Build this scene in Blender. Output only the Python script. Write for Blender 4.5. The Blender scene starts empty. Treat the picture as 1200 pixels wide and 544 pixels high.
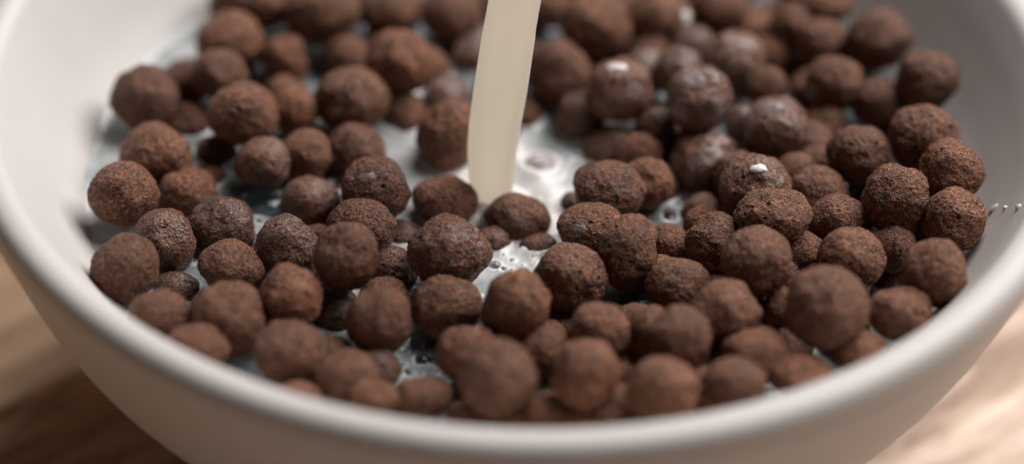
import bpy, bmesh, math, random
import numpy as np
from mathutils import Vector, Matrix, noise

random.seed(7)
S = 0.001                                   # the data below are millimetres, the scene is metres
scene = bpy.context.scene
COL = scene.collection

# ------------------------------------------------------------------ camera
ELEV, ROLL, DIST = math.radians(38.45), math.radians(1.82), 489.0
fwd = Vector((0, math.cos(ELEV), -math.sin(ELEV)))
rgt0 = Vector((1, 0, 0)); up0 = rgt0.cross(fwd)
rgt = math.cos(ROLL) * rgt0 + math.sin(ROLL) * up0
upv = -math.sin(ROLL) * rgt0 + math.cos(ROLL) * up0
cpos = (-fwd * DIST + Vector((-0.85, -38.41, 0))) * S
cam_data = bpy.data.cameras.new('camera')
cam = bpy.data.objects.new('camera', cam_data)
COL.objects.link(cam)
rot = Matrix((rgt, upv, -fwd)).transposed().to_4x4()
cam.matrix_world = Matrix.Translation(cpos) @ rot
cam_data.sensor_width = 36.0
cam_data.lens = 4000.0 / 1200.0 * 36.0
cam_data.clip_start = 0.02
cam_data.clip_end = 30.0
cam_data.dof.use_dof = True
cam_data.dof.focus_distance = 0.508
cam_data.dof.aperture_fstop = 4.8
cam_data.dof.aperture_blades = 0
scene.camera = cam

# ------------------------------------------------------------------ world, lamps, exposure
world = bpy.data.worlds.new('World')
scene.world = world
world.use_nodes = True
bg = world.node_tree.nodes['Background']
bg.inputs['Color'].default_value = (0.55, 0.62, 0.70, 1)
bg.inputs['Strength'].default_value = 0.035

def area(name, az, el, dist, size, power, col, target=(0, 0, -15)):
    d = bpy.data.lights.new(name, 'AREA')
    d.shape = 'RECTANGLE'; d.size = size[0]; d.size_y = size[1]
    d.energy = power; d.color = col
    o = bpy.data.objects.new(name, d)
    COL.objects.link(o)
    a, e = math.radians(az), math.radians(el)
    v = Vector((math.cos(e) * math.cos(a), math.cos(e) * math.sin(a), math.sin(e)))
    o.location = (Vector(target) * S) + v * dist
    o.rotation_euler = (-v).to_track_quat('-Z', 'Y').to_euler()
    return o

area('window_light', 44, 50, 1.2, (1.25, 1.0), 32.0, (1.0, 0.965, 0.94))

scene.view_settings.view_transform = 'Standard'
scene.view_settings.look = 'None'
scene.view_settings.exposure = 0.0
scene.view_settings.gamma = 1.0
scene.cycles.use_denoising = True
scene.cycles.max_bounces = 10
scene.cycles.transparent_max_bounces = 16

# ------------------------------------------------------------------ node helpers
def material(name):
    m = bpy.data.materials.new(name)
    m.use_nodes = True
    nt = m.node_tree
    return m, nt, nt.nodes['Principled BSDF']

def nd(nt, kind, **kw):
    n = nt.nodes.new(kind)
    for k, v in kw.items():
        if k.startswith('i_'):
            n.inputs[k[2:].replace('_', ' ')].default_value = v
        else:
            setattr(n, k, v)
    return n

def ramp(nt, stops, interp='LINEAR'):
    r = nt.nodes.new('ShaderNodeValToRGB')
    r.color_ramp.interpolation = interp
    el = r.color_ramp.elements
    while len(el) < len(stops): el.new(0.5)
    for e, (p, c) in zip(el, stops):
        e.position = p
        e.color = (c, c, c, 1) if not isinstance(c, tuple) else (*c, 1)
    return r

def mixc(nt, fac, a, b, blend='MIX'):
    m = nt.nodes.new('ShaderNodeMix'); m.data_type = 'RGBA'; m.blend_type = blend
    for s, v in ((m.inputs['Factor'], fac), (m.inputs[6], a), (m.inputs[7], b)):
        if hasattr(v, 'is_output'): nt.links.new(v, s)
        elif isinstance(v, (int, float)): s.default_value = v
        else: s.default_value = (*v, 1)
    return m.outputs[2]

def mth(nt, op, a, b=None, clamp=False):
    m = nt.nodes.new('ShaderNodeMath'); m.operation = op; m.use_clamp = clamp
    for s, v in zip(m.inputs, (a, b)):
        if v is None: continue
        if hasattr(v, 'is_output'): nt.links.new(v, s)
        else: s.default_value = v
    return m.outputs[0]

# ------------------------------------------------------------------ materials
def cereal_mat(name, wet, film):
    """baked cocoa crust: mottled brown, pores with painted shade, pale grains with painted glints; wet gloss and a skin of milk where the milk has run"""
    m, nt, p = material(name)
    L = nt.links.new
    tc = nd(nt, 'ShaderNodeTexCoord')
    oi = nd(nt, 'ShaderNodeObjectInfo')
    off = nd(nt, 'ShaderNodeVectorMath', operation='ADD')
    sc = nd(nt, 'ShaderNodeVectorMath', operation='SCALE'); sc.inputs['Scale'].default_value = 37.0
    cmb = nd(nt, 'ShaderNodeCombineXYZ')
    for k in range(3): L(oi.outputs['Random'], cmb.inputs[k])
    L(cmb.outputs[0], sc.inputs[0]); L(sc.outputs[0], off.inputs[0]); L(tc.outputs['Object'], off.inputs[1])
    V = off.outputs[0]                        # unit sphere space: 1 = ball radius
    big = nd(nt, 'ShaderNodeTexNoise', i_Scale=2.2, i_Detail=3.0, i_Roughness=0.6); L(V, big.inputs['Vector'])
    mid = nd(nt, 'ShaderNodeTexNoise', i_Scale=9.0, i_Detail=5.0, i_Roughness=0.68); L(V, mid.inputs['Vector'])
    fine = nd(nt, 'ShaderNodeTexNoise', i_Scale=26.0, i_Detail=4.0, i_Roughness=0.6); L(V, fine.inputs['Vector'])
    vor = nd(nt, 'ShaderNodeTexVoronoi', i_Scale=19.0); L(V, vor.inputs['Vector'])
    pit = nd(nt, 'ShaderNodeTexVoronoi', i_Scale=8.5); L(V, pit.inputs['Vector'])
    c1 = ramp(nt, [(0.40, (0.050, 0.018, 0.0100)), (0.50, (0.220, 0.086, 0.045)), (0.60, (0.56, 0.275, 0.155))])
    L(mth(nt, 'ADD', mth(nt, 'MULTIPLY', mid.outputs['Fac'], 0.5), mth(nt, 'MULTIPLY', fine.outputs['Fac'], 0.5)), c1.inputs[0])
    c2 = mixc(nt, 0.35, c1.outputs[0], (0.5, 0.5, 0.5), 'OVERLAY')
    tone = ramp(nt, [(0.3, (0.72, 0.70, 0.68)), (0.7, (1.18, 1.12, 1.05))]); L(big.outputs['Fac'], tone.inputs[0])
    c3 = mixc(nt, 1.0, c1.outputs[0], tone.outputs[0], 'MULTIPLY')
    # every ball browned a little differently
    rr = ramp(nt, [(0.0, (0.78, 0.76, 0.76)), (0.5, (1.0, 0.98, 0.96)), (1.0, (1.2, 1.15, 1.08))]); L(oi.outputs['Random'], rr.inputs[0])
    c4 = mixc(nt, 1.0, c3, rr.outputs[0], 'MULTIPLY')
    # pale grains, brightened so their colour paints in tiny glints
    gr = ramp(nt, [(0.0, 1.0), (0.16, 0.75), (0.26, 0.0)]); L(vor.outputs['Distance'], gr.inputs[0])
    gsel = ramp(nt, [(0.66, 0.0), (0.74, 1.0)])
    sep = nd(nt, 'ShaderNodeSeparateColor'); L(vor.outputs['Color'], sep.inputs[0]); L(sep.outputs[0], gsel.inputs[0])
    gf = mth(nt, 'MULTIPLY', gr.outputs[0], gsel.outputs[0])
    c5 = mixc(nt, mth(nt, 'MULTIPLY', gf, 0.65), c4, (0.52, 0.30, 0.18))
    # open pores, the shade inside them painted into the colour
    pr = ramp(nt, [(0.0, 1.0), (0.15, 0.8), (0.27, 0.0)]); L(pit.outputs['Distance'], pr.inputs[0])
    sep2 = nd(nt, 'ShaderNodeSeparateColor'); L(pit.outputs['Color'], sep2.inputs[0])
    ps = ramp(nt, [(0.52, 0.0), (0.60, 1.0)]); L(sep2.outputs[1], ps.inputs[0])
    pf = mth(nt, 'MULTIPLY', pr.outputs[0], ps.outputs[0])
    c6 = mixc(nt, mth(nt, 'MULTIPLY', pf, 0.55), c5, (0.035, 0.014, 0.010))
    # bump
    h = mth(nt, 'ADD', mth(nt, 'MULTIPLY', mid.outputs['Fac'], 0.9), mth(nt, 'MULTIPLY', fine.outputs['Fac'], 0.9))
    h = mth(nt, 'SUBTRACT', h, mth(nt, 'MULTIPLY', pf, 0.6))
    h = mth(nt, 'ADD', h, mth(nt, 'MULTIPLY', gf, 0.35))
    bump = nd(nt, 'ShaderNodeBump'); bump.inputs['Strength'].default_value = 0.85 if wet else 0.7
    bump.inputs['Distance'].default_value = 0.00075
    L(h, bump.inputs['Height'])
    # micro-occlusion painted into the colour: crevices between the crumbs are darker
    cr = ramp(nt, [(0.25, (1, 1, 1)), (0.62, (0.42, 0.36, 0.33))]); L(vor.outputs['Distance'], cr.inputs[0])
    c6 = mixc(nt, 0.55, c6, mixc(nt, 1.0, c6, cr.outputs[0], 'MULTIPLY'))
    # soaked dark and glossy just above the milk; also paints shade on ball bottoms
    gp = nd(nt, 'ShaderNodeNewGeometry'); sx = nd(nt, 'ShaderNodeSeparateXYZ'); L(gp.outputs['Position'], sx.inputs[0])
    soak_shade = nd(nt, 'ShaderNodeMapRange'); soak_shade.inputs['From Min'].default_value = -0.0172; soak_shade.inputs['From Max'].default_value = -0.0187
    L(mth(nt, 'ADD', sx.outputs['Z'], mth(nt, 'MULTIPLY', mid.outputs['Fac'], 0.002)), soak_shade.inputs['Value'])
    c6 = mixc(nt, soak_shade.outputs[0], c6, mixc(nt, 1.0, c6, (0.42, 0.38, 0.38), 'MULTIPLY'))
    rg = ramp(nt, [(0.38, 0.11 if wet else 0.18), (0.62, 0.40 if wet else 0.58)]); L(fine.outputs['Fac'], rg.inputs[0])
    rough, col = mth(nt, 'SUBTRACT', mth(nt, 'SUBTRACT', rg.outputs[0], mth(nt, 'MULTIPLY', soak_shade.outputs[0], 0.13)), mth(nt, 'MULTIPLY', gf, 0.12)), c6
    p.inputs['Specular IOR Level'].default_value = 0.60 if wet else 0.46
    p.inputs['Coat Weight'].default_value = 0.40 if wet else 0.08
    p.inputs['Coat Roughness'].default_value = 0.16 if wet else 0.30
    L(bump.outputs[0], p.inputs['Normal'])
    if film:
        fn = nd(nt, 'ShaderNodeTexNoise', i_Scale=1.7, i_Detail=2.5, i_Roughness=0.55); L(V, fn.inputs['Vector'])
        lo, hi, top = film
        fr = ramp(nt, [(lo, 0.0), (hi, top)]); L(fn.outputs['Fac'], fr.inputs[0])
        col = mixc(nt, fr.outputs[0], c6, (0.50, 0.44, 0.46))
        mr = nt.nodes.new('ShaderNodeMix'); mr.data_type = 'FLOAT'
        L(fr.outputs[0], mr.inputs[0]); L(rough, mr.inputs[2]); mr.inputs[3].default_value = 0.16
        rough = mr.outputs[0]
        b2 = mth(nt, 'SUBTRACT', 0.75, mth(nt, 'MULTIPLY', fr.outputs[0], 0.5))
        L(b2, bump.inputs['Strength'])
        p.inputs['Coat Weight'].default_value = 0.6
        p.inputs['Coat Roughness'].default_value = 0.08
    L(col, p.inputs['Base Color']); L(rough, p.inputs['Roughness'])
    return m

M_DRY = cereal_mat('cocoa_crust', False, None)
M_WET = cereal_mat('cocoa_crust_wet', True, None)
M_FILM = cereal_mat('cocoa_crust_milk_film', True, (0.52, 0.72, 0.36))
M_DROWN = cereal_mat('cocoa_crust_under_milk', True, (0.10, 0.50, 0.80))

def milk_mat():
    m, nt, p = material('milk')
    L = nt.links.new
    geo = nd(nt, 'ShaderNodeNewGeometry')
    n1 = nd(nt, 'ShaderNodeTexNoise', i_Scale=150.0, i_Detail=3.0, i_Roughness=0.55); L(geo.outputs['Position'], n1.inputs['Vector'])
    n2 = nd(nt, 'ShaderNodeTexNoise', i_Scale=620.0, i_Detail=2.0); L(geo.outputs['Position'], n2.inputs['Vector'])
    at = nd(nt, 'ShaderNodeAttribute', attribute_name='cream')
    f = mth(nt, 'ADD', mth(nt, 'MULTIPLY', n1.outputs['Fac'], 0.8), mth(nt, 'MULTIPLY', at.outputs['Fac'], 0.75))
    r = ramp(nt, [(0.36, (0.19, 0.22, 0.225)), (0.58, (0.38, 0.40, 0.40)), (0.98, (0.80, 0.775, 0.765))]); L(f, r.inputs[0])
    L(r.outputs[0], p.inputs['Base Color'])
    p.inputs['Roughness'].default_value = 0.13
    p.inputs['IOR'].default_value = 1.35
    p.inputs['Subsurface Weight'].default_value = 0.25
    p.inputs['Subsurface Radius'].default_value = (1.0, 0.85, 0.7)
    p.inputs['Subsurface Scale'].default_value = 0.0012
    b = nd(nt, 'ShaderNodeBump'); b.inputs['Strength'].default_value = 0.25; b.inputs['Distance'].default_value = 0.0004
    L(n2.outputs['Fac'], b.inputs['Height']); L(b.outputs[0], p.inputs['Normal'])
    return m
M_MILK = milk_mat()

def plain_milk():
    m, nt, p = material('milk_drop')
    p.inputs['Base Color'].default_value = (0.72, 0.68, 0.67, 1)
    p.inputs['Roughness'].default_value = 0.12
    p.inputs['Subsurface Weight'].default_value = 0.3
    p.inputs['Subsurface Radius'].default_value = (1, 0.85, 0.7)
    p.inputs['Subsurface Scale'].default_value = 0.0008
    return m
M_DROP = plain_milk()
def thin_milk():
    m = bpy.data.materials.new('thin_milk_film'); m.use_nodes = True
    nt = m.node_tree; p = nt.nodes['Principled BSDF']
    p.inputs['Base Color'].default_value = (0.60, 0.55, 0.55, 1)
    p.inputs['Roughness'].default_value = 0.14
    p.inputs['Alpha'].default_value = 0.20
    p.inputs['Coat Weight'].default_value = 0.6
    p.inputs['Coat Roughness'].default_value = 0.06
    return m
M_THIN = thin_milk()

def stream_mat():
    m, nt, p = material('warm_lit_milk')
    L = nt.links.new
    tc = nd(nt, 'ShaderNodeTexCoord')
    mp = nd(nt, 'ShaderNodeMapping'); mp.inputs['Scale'].default_value = (300, 300, 6)
    L(tc.outputs['Object'], mp.inputs[0])
    n = nd(nt, 'ShaderNodeTexNoise', i_Scale=1.0, i_Detail=2.0); L(mp.outputs[0], n.inputs['Vector'])
    r = ramp(nt, [(0.35, (0.96, 0.90, 0.80)), (0.65, (0.98, 0.94, 0.86))]); L(n.outputs['Fac'], r.inputs[0])  # warm light on the pour, painted in as a cream tint
    L(r.outputs[0], p.inputs['Base Color'])
    p.inputs['Roughness'].default_value = 0.30
    p.inputs['Subsurface Weight'].default_value = 0.3
    p.inputs['Subsurface Radius'].default_value = (1, 0.8, 0.55)
    p.inputs['Subsurface Scale'].default_value = 0.004
    # milk lets light through: part of what falls on the far side comes out in front
    tl = nt.nodes.new('ShaderNodeBsdfTranslucent'); L(r.outputs[0], tl.inputs[0])
    mx = nt.nodes.new('ShaderNodeMixShader'); mx.inputs[0].default_value = 0.85
    out = nt.nodes['Material Output']
    L(p.outputs[0], mx.inputs[1]); L(tl.outputs[0], mx.inputs[2]); L(mx.outputs[0], out.inputs[0])
    return m
M_STREAM = stream_mat()

def bubble_mat(name, tint):
    m = bpy.data.materials.new(name); m.use_nodes = True
    nt = m.node_tree; nt.nodes.clear(); L = nt.links.new
    out = nt.nodes.new('ShaderNodeOutputMaterial')
    tr = nt.nodes.new('ShaderNodeBsdfTransparent'); tr.inputs[0].default_value = (*tint, 1)
    gl = nt.nodes.new('ShaderNodeBsdfGlossy'); gl.inputs['Roughness'].default_value = 0.03
    gl.inputs[0].default_value = (0.95, 0.95, 0.95, 1)
    fr = nt.nodes.new('ShaderNodeFresnel'); fr.inputs[0].default_value = 1.5
    mx = nt.nodes.new('ShaderNodeMixShader')
    L(fr.outputs[0], mx.inputs[0]); L(tr.outputs[0], mx.inputs[1]); L(gl.outputs[0], mx.inputs[2])
    L(mx.outputs[0], out.inputs[0])
    return m
M_BUBBLE = bubble_mat('bubble_film', (0.38, 0.45, 0.49))
M_CLEAR = bubble_mat('clear_bubble_film', (0.74, 0.84, 0.87))

def glaze_mat():
    m, nt, p = material('white_glaze')
    L = nt.links.new
    geo = nd(nt, 'ShaderNodeNewGeometry')
    n = nd(nt, 'ShaderNodeTexNoise', i_Scale=35.0, i_Detail=4.0); L(geo.outputs['Position'], n.inputs['Vector'])
    r = ramp(nt, [(0.3, (0.55, 0.52, 0.50)), (0.7, (0.59, 0.56, 0.54))]); L(n.outputs['Fac'], r.inputs[0])
    L(r.outputs[0], p.inputs['Base Color'])
    r2 = ramp(nt, [(0.3, 0.46), (0.7, 0.54)]); L(n.outputs['Fac'], r2.inputs[0]); L(r2.outputs[0], p.inputs['Roughness'])
    p.inputs['Specular IOR Level'].default_value = 0.35
    return m
M_GLAZE = glaze_mat()

GRAIN = math.radians(41)
def wood_mat():
    m, nt, p = material('oak_boards')
    L = nt.links.new
    geo = nd(nt, 'ShaderNodeNewGeometry')
    rot = nd(nt, 'ShaderNodeMapping'); rot.inputs['Rotation'].default_value = (0, 0, -GRAIN)
    L(geo.outputs['Position'], rot.inputs[0])
    at = nd(nt, 'ShaderNodeAttribute', attribute_name='board')
    st = nd(nt, 'ShaderNodeMapping'); st.inputs['Scale'].default_value = (40, 300, 1)
    L(rot.outputs[0], st.inputs[0])
    add = nd(nt, 'ShaderNodeVectorMath', operation='ADD')
    cm = nd(nt, 'ShaderNodeCombineXYZ'); L(mth(nt, 'MULTIPLY', at.outputs['Fac'], 91.0), cm.inputs[2])
    L(st.outputs[0], add.inputs[0]); L(cm.outputs[0], add.inputs[1])
    g = nd(nt, 'ShaderNodeTexNoise', i_Scale=1.0, i_Detail=6.0, i_Roughness=0.62, i_Distortion=0.35); L(add.outputs[0], g.inputs['Vector'])
    st2 = nd(nt, 'ShaderNodeMapping'); st2.inputs['Scale'].default_value = (5, 45, 1); L(rot.outputs[0], st2.inputs[0])
    add2 = nd(nt, 'ShaderNodeVectorMath', operation='ADD'); L(st2.outputs[0], add2.inputs[0]); L(cm.outputs[0], add2.inputs[1])
    g2 = nd(nt, 'ShaderNodeTexNoise', i_Scale=1.0, i_Detail=3.0); L(add2.outputs[0], g2.inputs['Vector'])
    f = mth(nt, 'ADD', mth(nt, 'MULTIPLY', g.outputs['Fac'], 0.6), mth(nt, 'MULTIPLY', g2.outputs['Fac'], 0.4))
    dark = ramp(nt, [(0.40, (0.26, 0.12, 0.055)), (0.50, (0.60, 0.335, 0.17)), (0.60, (0.86, 0.56, 0.32))]); L(f, dark.inputs[0])
    pale = ramp(nt, [(0.42, (0.25, 0.165, 0.115)), (0.50, (0.50, 0.385, 0.31)), (0.58, (0.72, 0.60, 0.52))]); L(f, pale.inputs[0])
    tone = ramp(nt, [(0.0, 0.0), (1.0, 1.0)]); L(at.outputs['Fac'], tone.inputs[0])
    L(mixc(nt, tone.outputs[0], dark.outputs[0], pale.outputs[0]), p.inputs['Base Color'])
    p.inputs['Roughness'].default_value = 0.55
    b = nd(nt, 'ShaderNodeBump'); b.inputs['Strength'].default_value = 0.3; b.inputs['Distance'].default_value = 0.0006
    L(g.outputs['Fac'], b.inputs['Height']); L(b.outputs[0], p.inputs['Normal'])
    return m
M_WOOD = wood_mat()

# ------------------------------------------------------------------ object helpers
def link(name, me, mat, parent=None, loc=None):
    if mat: me.materials.append(mat)
    o = bpy.data.objects.new(name, me)
    COL.objects.link(o)
    if parent: o.parent = parent
    if loc: o.location = loc
    return o

def tag(o, label=None, cat=None, group=None, kind=None):
    if label: o['label'] = label
    if cat: o['category'] = cat
    if group: o['group'] = group
    if kind: o['kind'] = kind
    return o

def smooth(me):
    me.polygons.foreach_set('use_smooth', [True] * len(me.polygons))

def np_mesh(name, verts, faces):
    me = bpy.data.meshes.new(name)
    me.from_pydata([tuple(v) for v in verts], [], faces)
    me.update(); smooth(me)
    return me

def lathe(name, prof, seg=256):
    """closed profile [(r, z)] in mm turned about the z axis"""
    vs, fs, n = [], [], len(prof)
    for k in range(seg):
        a = 2 * math.pi * k / seg
        for r, z in prof: vs.append((r * S * math.cos(a), r * S * math.sin(a), z * S))
    for k in range(seg):
        k2 = (k + 1) % seg
        for i in range(n - 1):
            fs.append((k * n + i, k2 * n + i, k2 * n + i + 1, k * n + i + 1))
    return np_mesh(name, vs, fs)

def catmull(pts, per=8):
    out = []
    P = [pts[0]] + list(pts) + [pts[-1]]
    for i in range(1, len(P) - 2):
        for k in range(per):
            t = k / per
            out.append(tuple(0.5 * ((2 * P[i][j]) + (-P[i-1][j] + P[i+1][j]) * t + (2*P[i-1][j] - 5*P[i][j] + 4*P[i+1][j] - P[i+2][j]) * t*t + (-P[i-1][j] + 3*P[i][j] - 3*P[i+1][j] + P[i+2][j]) * t**3) for j in range(len(P[i]))))
    out.append(tuple(pts[-1]))
    return out

# ------------------------------------------------------------------ table
TABLE_Z = -66.0
def build_table():
    """long boards side by side with a narrow groove between them, one mesh"""
    bm = bmesh.new()
    lay = bm.faces.layers.float.new('board')
    d = Vector((math.cos(GRAIN), math.sin(GRAIN), 0)); w = Vector((-d.y, d.x, 0))
    edges = BOARDS
    for (a, b, tone) in edges:
        g = 0.5
        prof = [(a + g, -18), (a + g, -1.4), (a + g + 0.5, -0.4), (a + g + 1.6, 0), (b - g - 1.6, 0), (b - g - 0.5, -0.4), (b - g, -1.4), (b - g, -18)]
        A = [bm.verts.new((d * -900 + w * u + Vector((0, 0, TABLE_Z + z))) * S) for u, z in prof]
        B = [bm.verts.new((d * 900 + w * u + Vector((0, 0, TABLE_Z + z))) * S) for u, z in prof]
        n = len(prof)
        for i in range(n):
            f = bm.faces.new((A[i], A[(i + 1) % n], B[(i + 1) % n], B[i])); f[lay] = tone
        f = bm.faces.new(A[::-1]); f[lay] = tone
        f = bm.faces.new(B); f[lay] = tone
    bmesh.ops.recalc_face_normals(bm, faces=bm.faces)
    me = bpy.data.meshes.new('wooden_table'); bm.to_mesh(me); bm.free()
    return tag(link('wooden_table', me, M_WOOD), kind='structure')
BOARDS = [(-760, -610, 0.3), (-610, -465, 0.75), (-465, -320, 0.5), (-320, -178, 0.95), (-178, -22.0, 0.82), (-22.0, 49, 0.08), (49, 230, 0.28), (230, 385, 0.3), (385, 540, 0.7), (540, 700, 0.2)]
build_table()

# ------------------------------------------------------------------ bowl
INNER = [(0, -57.5), (8, -57.2), (18, -55), (30, -49), (44.5, -39), (56.5, -29.5), (64.7, -22), (70.0, -16), (74.0, -10), (77.0, -5), (79.1, -1.7)]
LIP = [(79.1, -1.7), (79.6, -0.95), (80.4, -0.35), (81.4, -0.05), (82.4, 0.0), (83.4, -0.22), (84.2, -0.8), (84.7, -1.7), (84.8, -3.0)]
OUTER = [(84.8, -3.0), (84.3, -6), (82.0, -12), (78.8, -20), (74.0, -29), (67.0, -38), (57.5, -47), (46.5, -55), (38.5, -59.5)]
bowl = bpy.data.objects.new('cereal_bowl', None)
COL.objects.link(bowl)
bowl.location = (0, 0, TABLE_Z * S)
UP = (0, 0, -TABLE_Z * S)
link('inner_wall', lathe('inner_wall', catmull(INNER, 8), 320), M_GLAZE, bowl, UP)
link('rim', lathe('rim', LIP, 320), M_GLAZE, bowl, UP)
link('outer_wall', lathe('outer_wall', catmull(OUTER, 8) + [(37.2, -60.2)], 320), M_GLAZE, bowl, UP)
tag(bowl, 'off white glazed ceramic bowl filled with cocoa balls and milk on the wooden table', 'bowl')
foot = [(37.2, -60.1), (36.6, -61), (36.4, -64.8), (35.8, -65.8), (34.6, -65.95), (33.4, -65.6), (32.6, -64.5), (32, -61.5), (28, -60.6), (0, -60.4)]
link('foot_ring', lathe('foot_ring', foot, 160), M_GLAZE, bowl, UP)

def wall_r(z):
    pts = [(q[1], q[0]) for q in INNER]
    return float(np.interp(z, [q[0] for q in pts], [q[1] for q in pts]))

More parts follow.
